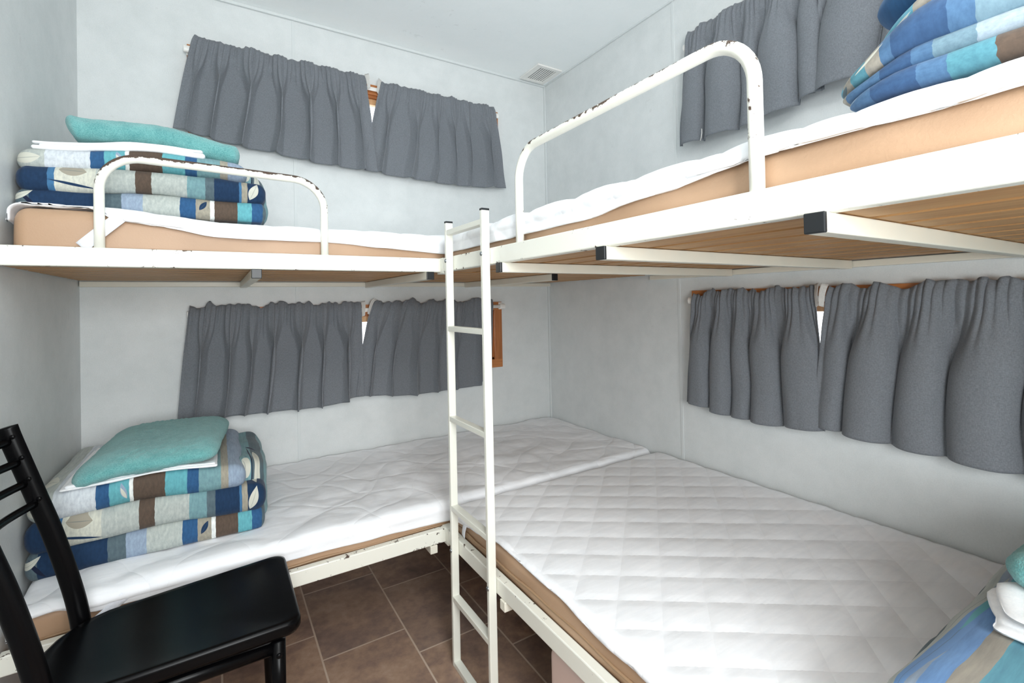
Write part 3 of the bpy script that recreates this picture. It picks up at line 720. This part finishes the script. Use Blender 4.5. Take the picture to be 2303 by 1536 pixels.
# right lower bed: pile near the camera
Z3=.4665
U=(-1.93,-2.73)
M['rt']=mat_print('bedding_print_leafy_fold',[(0,'D'),(.05,'L'),(.075,'S'),(.095,'4'),(.128,'5'),(.158,'3'),(.6,'G'),(.75,'N'),(.88,'T')],
   [(.045,.30,1.45,.075,.008,'K'),(.075,.75,1.2,.05,.012,'L'),(.085,.45,1.35,.06,.014,'4'),(.10,.95,1.3,.05,.008,'T'),(.03,1.1,1.5,.05,.010,'D')])
duvet([dict(lo=(-.90,-2.72,Z3),hi=(-.03,-1.938,Z3+.080),r=(.04,.045,.038),mat=M['rt'],axis=1,u=U,vax=0,seed=21,wr=.005,n=(30,40,2)),
       dict(lo=(-.905,-2.72,Z3+.060),hi=(-.035,-1.972,Z3+.147),r=(.06,.075,.050),mat=M['rt'],axis=1,u=U,vax=0,seed=22,wr=.005,n=(30,40,2))],
      (-.45,-2.33,Z3),'folded striped duvet on the lower right bed, at the corner nearest the camera')
ZZ=Z3+.150
def sw(p,n):
    p.y+=.014*math.sin(p.x*42)+.008*nz(p.x*20,3); p.z+=.006*math.sin(p.x*30+p.y*25)*(1 if n.z>0 else .0); return p
sheet_fold([((-.66,-2.62,ZZ),(-.16,-2.022,ZZ+.020),(.02,.02,.0095),7,sw),((-.645,-2.60,ZZ+.019),(-.18,-2.032,ZZ+.036),(.02,.025,.009),8,sw)],(-.45,-2.33,ZZ),'crumpled white sheet on the pile nearest the camera')
def tc(p,n):
    p.z+=.006*nz(p.x*6,p.y*6); return p
towel((-.585,-2.60,ZZ+.039),(-.20,-2.030,ZZ+.100),(.05,.05,.030),tc,'teal towel topping the pile nearest the camera',(-.45,-2.33,ZZ+.04),9)

# ------------------------------------------------------------------ black metal chair
ch=thing('chair',(-1.76,-.98,0),'black metal chair with a slatted back at the lower left','chair')
prof=[(-2.052,.900),(-2.044,.870),(-2.025,.806),(-2.004,.735),(-1.985,.671),(-1.968,.605),(-1.954,.545),(-1.943,.490),(-1.936,.436),(-1.934,.38),(-1.938,.30),(-1.952,.18),(-1.975,0.004)]
def smoothpath(pts,k=4):
    out=[]
    P=[Vector((a,0,b)) for a,b in pts]; n=len(P)
    for i in range(n-1):
        p0,p1,p2,p3=P[max(i-1,0)],P[i],P[i+1],P[min(i+2,n-1)]
        for j in range(k):
            t=j/k; out.append(.5*((2*p1)+(-p0+p2)*t+(2*p0-5*p1+4*p2-p3)*t*t+(-p0+3*p1-3*p2+p3)*t**3))
    out.append(P[-1]); return out
SP=smoothpath(prof)
YF,YN=-.858,-1.128
for y in (YF,YN):
    o=MB().tube([(p.x,y,p.z) for p in SP],.0185,.012,16,(0,1,0)).build('back_post',M['black'],ch)
    for z in (.874,.828,.781,.735):
        x=min(SP,key=lambda p:abs(p.z-z)).x
        MB().dome((x+.004,y-.0116,z+.006),(0,-1,0),.005,.003).build('screw',M['black'],o)
for z in (.874,.828,.781,.735):
    x=min(SP,key=lambda p:abs(p.z-z)).x
    pts=[(x-.030*math.sin(PI*i/16)-.001,lerp(YF-.004,YN+.004,i/16),z-.004) for i in range(17)]
    MB().tube(pts,.0065,.0085,10,(0,0,1)).build('back_slat',M['black'],ch)
# seat: dished board, rounded front corners, D-shaped back
def seat_fn():
    out=[]; n=16
    xf,y0,y1=-1.518,-.806,-1.136
    pts=[]
    r=.03
    for k in range(7): a=PI/2*k/6; pts.append((xf-r+r*math.cos(a)*1,y0-r+r*math.sin(a)))       # far front corner
    pts+= [(-1.66,y0-.014),(-1.78,y0-.030)]
    cx,cy,rx,ry=-1.86,(y0+y1)/2-.022,.122,abs(y1-y0)/2-.020
    for k in range(13):
        a=PI/2+PI*k/12; pts.append((cx+rx*math.cos(a)*1.0,cy+ry*math.sin(a)))
    pts+=[(-1.78,y1-.002),(-1.66,y1-.001)]
    for k in range(7): a=-PI/2+PI/2*k/6; pts.append((xf-r+r*math.cos(a),y1+r+r*math.sin(a)))
    return pts
SPT=seat_fn(); SZ=.008; cxy=(-1.74,-.985)
rings=[(q,z+SZ) for q,z in [(.90,.448),(.965,.4495),(.99,.4475),(1.0,.441),(1.0,.428),(.985,.421),(.9,.420)]]
v=[];f=[];n=len(SPT)
v.append((cxy[0],cxy[1],.440+SZ))
for q in (.35,.7): v+=[(lerp(cxy[0],p[0],q),lerp(cxy[1],p[1],q),SZ+.440+.006*q) for p in SPT]
for q,z in rings: v+=[(lerp(cxy[0],p[0],q),lerp(cxy[1],p[1],q),z) for p in SPT]
R=2+len(rings)
for k in range(n): f.append((0,1+k,1+(k+1)%n))
for i in range(R-1):
    for k in range(n): f.append((1+i*n+k,1+i*n+(k+1)%n,1+(i+1)*n+(k+1)%n,1+(i+1)*n+k))
f.append(tuple(1+(R-1)*n+k for k in range(n)))
MB().add(v,f).build('seat',M['black'],ch)
for y in (YF-.012,YN+.010):
    o=MB().tube([(-1.565,y,.419),(-1.565,y,.30),(-1.560,y,.15),(-1.552,y,.003)],.0145,.0145,14).build('front_leg',M['black'],ch)
    MB().dome((-1.565,y-.0143,.392),(0,-1,0),.006,.004).build('bolt',M['black'],o)
    MB().dome((-1.553,y-.0135,.27),(.3,-1,0),.005,.0035).build('bolt',M['black'],o)
    MB().tube([(-1.563,y,.27),(-1.75,y,.27),(-1.940,y,.27)],.008,.008,10,(0,0,1)).build('side_stretcher',M['black'],ch)
    MB().tube([(-1.565,y,.403),(-1.75,y,.403),(-1.935,y,.403)],.010,.014,10,(0,0,1)).build('seat_rail',M['black'],ch)
MB().tube([(-1.565,YF-.015,.400),(-1.565,-.98,.400),(-1.565,YN+.012,.400)],.010,.014,10,(0,0,1)).build('front_rail',M['black'],ch)

# ------------------------------------------------------------------ small fixtures
v_=thing('ceiling_vent',(-.11,-.12,H-.012),'white slatted vent grille in the ceiling corner','vent')
x0,x1,y0,y1=-.192,-.030,-.212,-.028
m=MB()
for b in ((x0,x1,y0,y0+.022),(x0,x1,y1-.022,y1),(x0,x0+.026,y0+.0222,y1-.0222),(x1-.026,x1,y0+.0222,y1-.0222)): m.box(b[0],b[1],b[2],b[3],H-.009,H-.0005)
m.build('frame',M['white_plastic'],v_,bevel=.0008)
MB().box(x0+.02,x1-.02,y0+.02,y1-.02,H-.003,H-.0005).build('back_plate',mat_plain('vent_recess',srgb(96,102,104),.8),v_)
for i in range(8):
    x=x0+.032+i*.0137
    MB().bar((x,y0+.02,H-.0055),(x,y1-.02,H-.0055),.0072,.0015,(.15,0,1)).build('louver',M['white_plastic'],v_)

bx=MB().rbox((-.990,-2.30,0.001),(-.45,-1.318,.302),(.022,.022,.022),(6,10,4),4)
tag(bx.build('storage_box',M['pink'],None,loc=(-.72,-1.8,.001)),'pale pink box with rounded edges under the lower right bed','storage box')

# ------------------------------------------------------------------ light, world, camera
w=bpy.data.worlds.new('World'); SC.world=w; w.use_nodes=True
bg=w.node_tree.nodes['Background']; bg.inputs[0].default_value=(.93,.97,1,1); bg.inputs[1].default_value=3.0
def area(name,loc,rot,sx,sy,e,c=(1,1,1)):
    l=bpy.data.lights.new(name,'AREA'); l.shape='RECTANGLE'; l.size=sx; l.size_y=sy; l.energy=e; l.color=c
    o=bpy.data.objects.new(name,l); COL.objects.link(o); o.location=loc; o.rotation_euler=rot; return o
area('added_key_light',(-1.56,FY-.02,1.28),(PI/2+.28,0,-.36),.72,.95,33,(.95,.99,1))  # unseen area lamp, added as the key light from behind the camera
# round lamp added unseen behind the camera, for more light on the ceiling
cl=thing('added_lamp',(-1.55,-2.72,H-.06),'added round white lamp, unseen behind the camera','added lamp')
def lampf(p,n): return p
MB().tube([(-1.55,-2.72,H-.0005),(-1.55,-2.72,H-.02)],.16,.16,40,(0,1,0)).build('base',M['white_plastic'],cl)
pl=bpy.data.lights.new('added_lamp_point','POINT'); pl.shadow_soft_size=.09; pl.energy=18; pl.color=(1,.99,.97)
po=bpy.data.objects.new('added_lamp_point',pl); COL.objects.link(po); po.location=(-1.55,-2.72,H-.135)

cam=bpy.data.cameras.new('Camera'); co=bpy.data.objects.new('Camera',cam); COL.objects.link(co); SC.camera=co
r=Vector((.85012249,-.52619204,-.0203393)); u=Vector((.01186125,-.01948052,.99973988)); f=Vector((.52645138,.85014261,.01031953))
mtx=Matrix((r,u,-f)).transposed().to_4x4(); mtx.translation=Vector((-1.67,-2.2834,1.145)); co.matrix_world=mtx
cam.sensor_width=36; cam.sensor_fit='HORIZONTAL'; cam.lens=1071.93/2303*36; cam.clip_start=.02
cam.shift_y=(666.22-768)/2303
vs=SC.view_settings; vs.view_transform='Standard'; vs.look='None'; vs.gamma=1; vs.use_curve_mapping=False; vs.exposure=0.19
SC.display_settings.display_device='sRGB'
SC.cycles.max_bounces=8; SC.cycles.diffuse_bounces=5; SC.cycles.transparent_max_bounces=12; SC.cycles.caustics_reflective=False; SC.cycles.caustics_refractive=False
SC.cycles.use_denoising=True
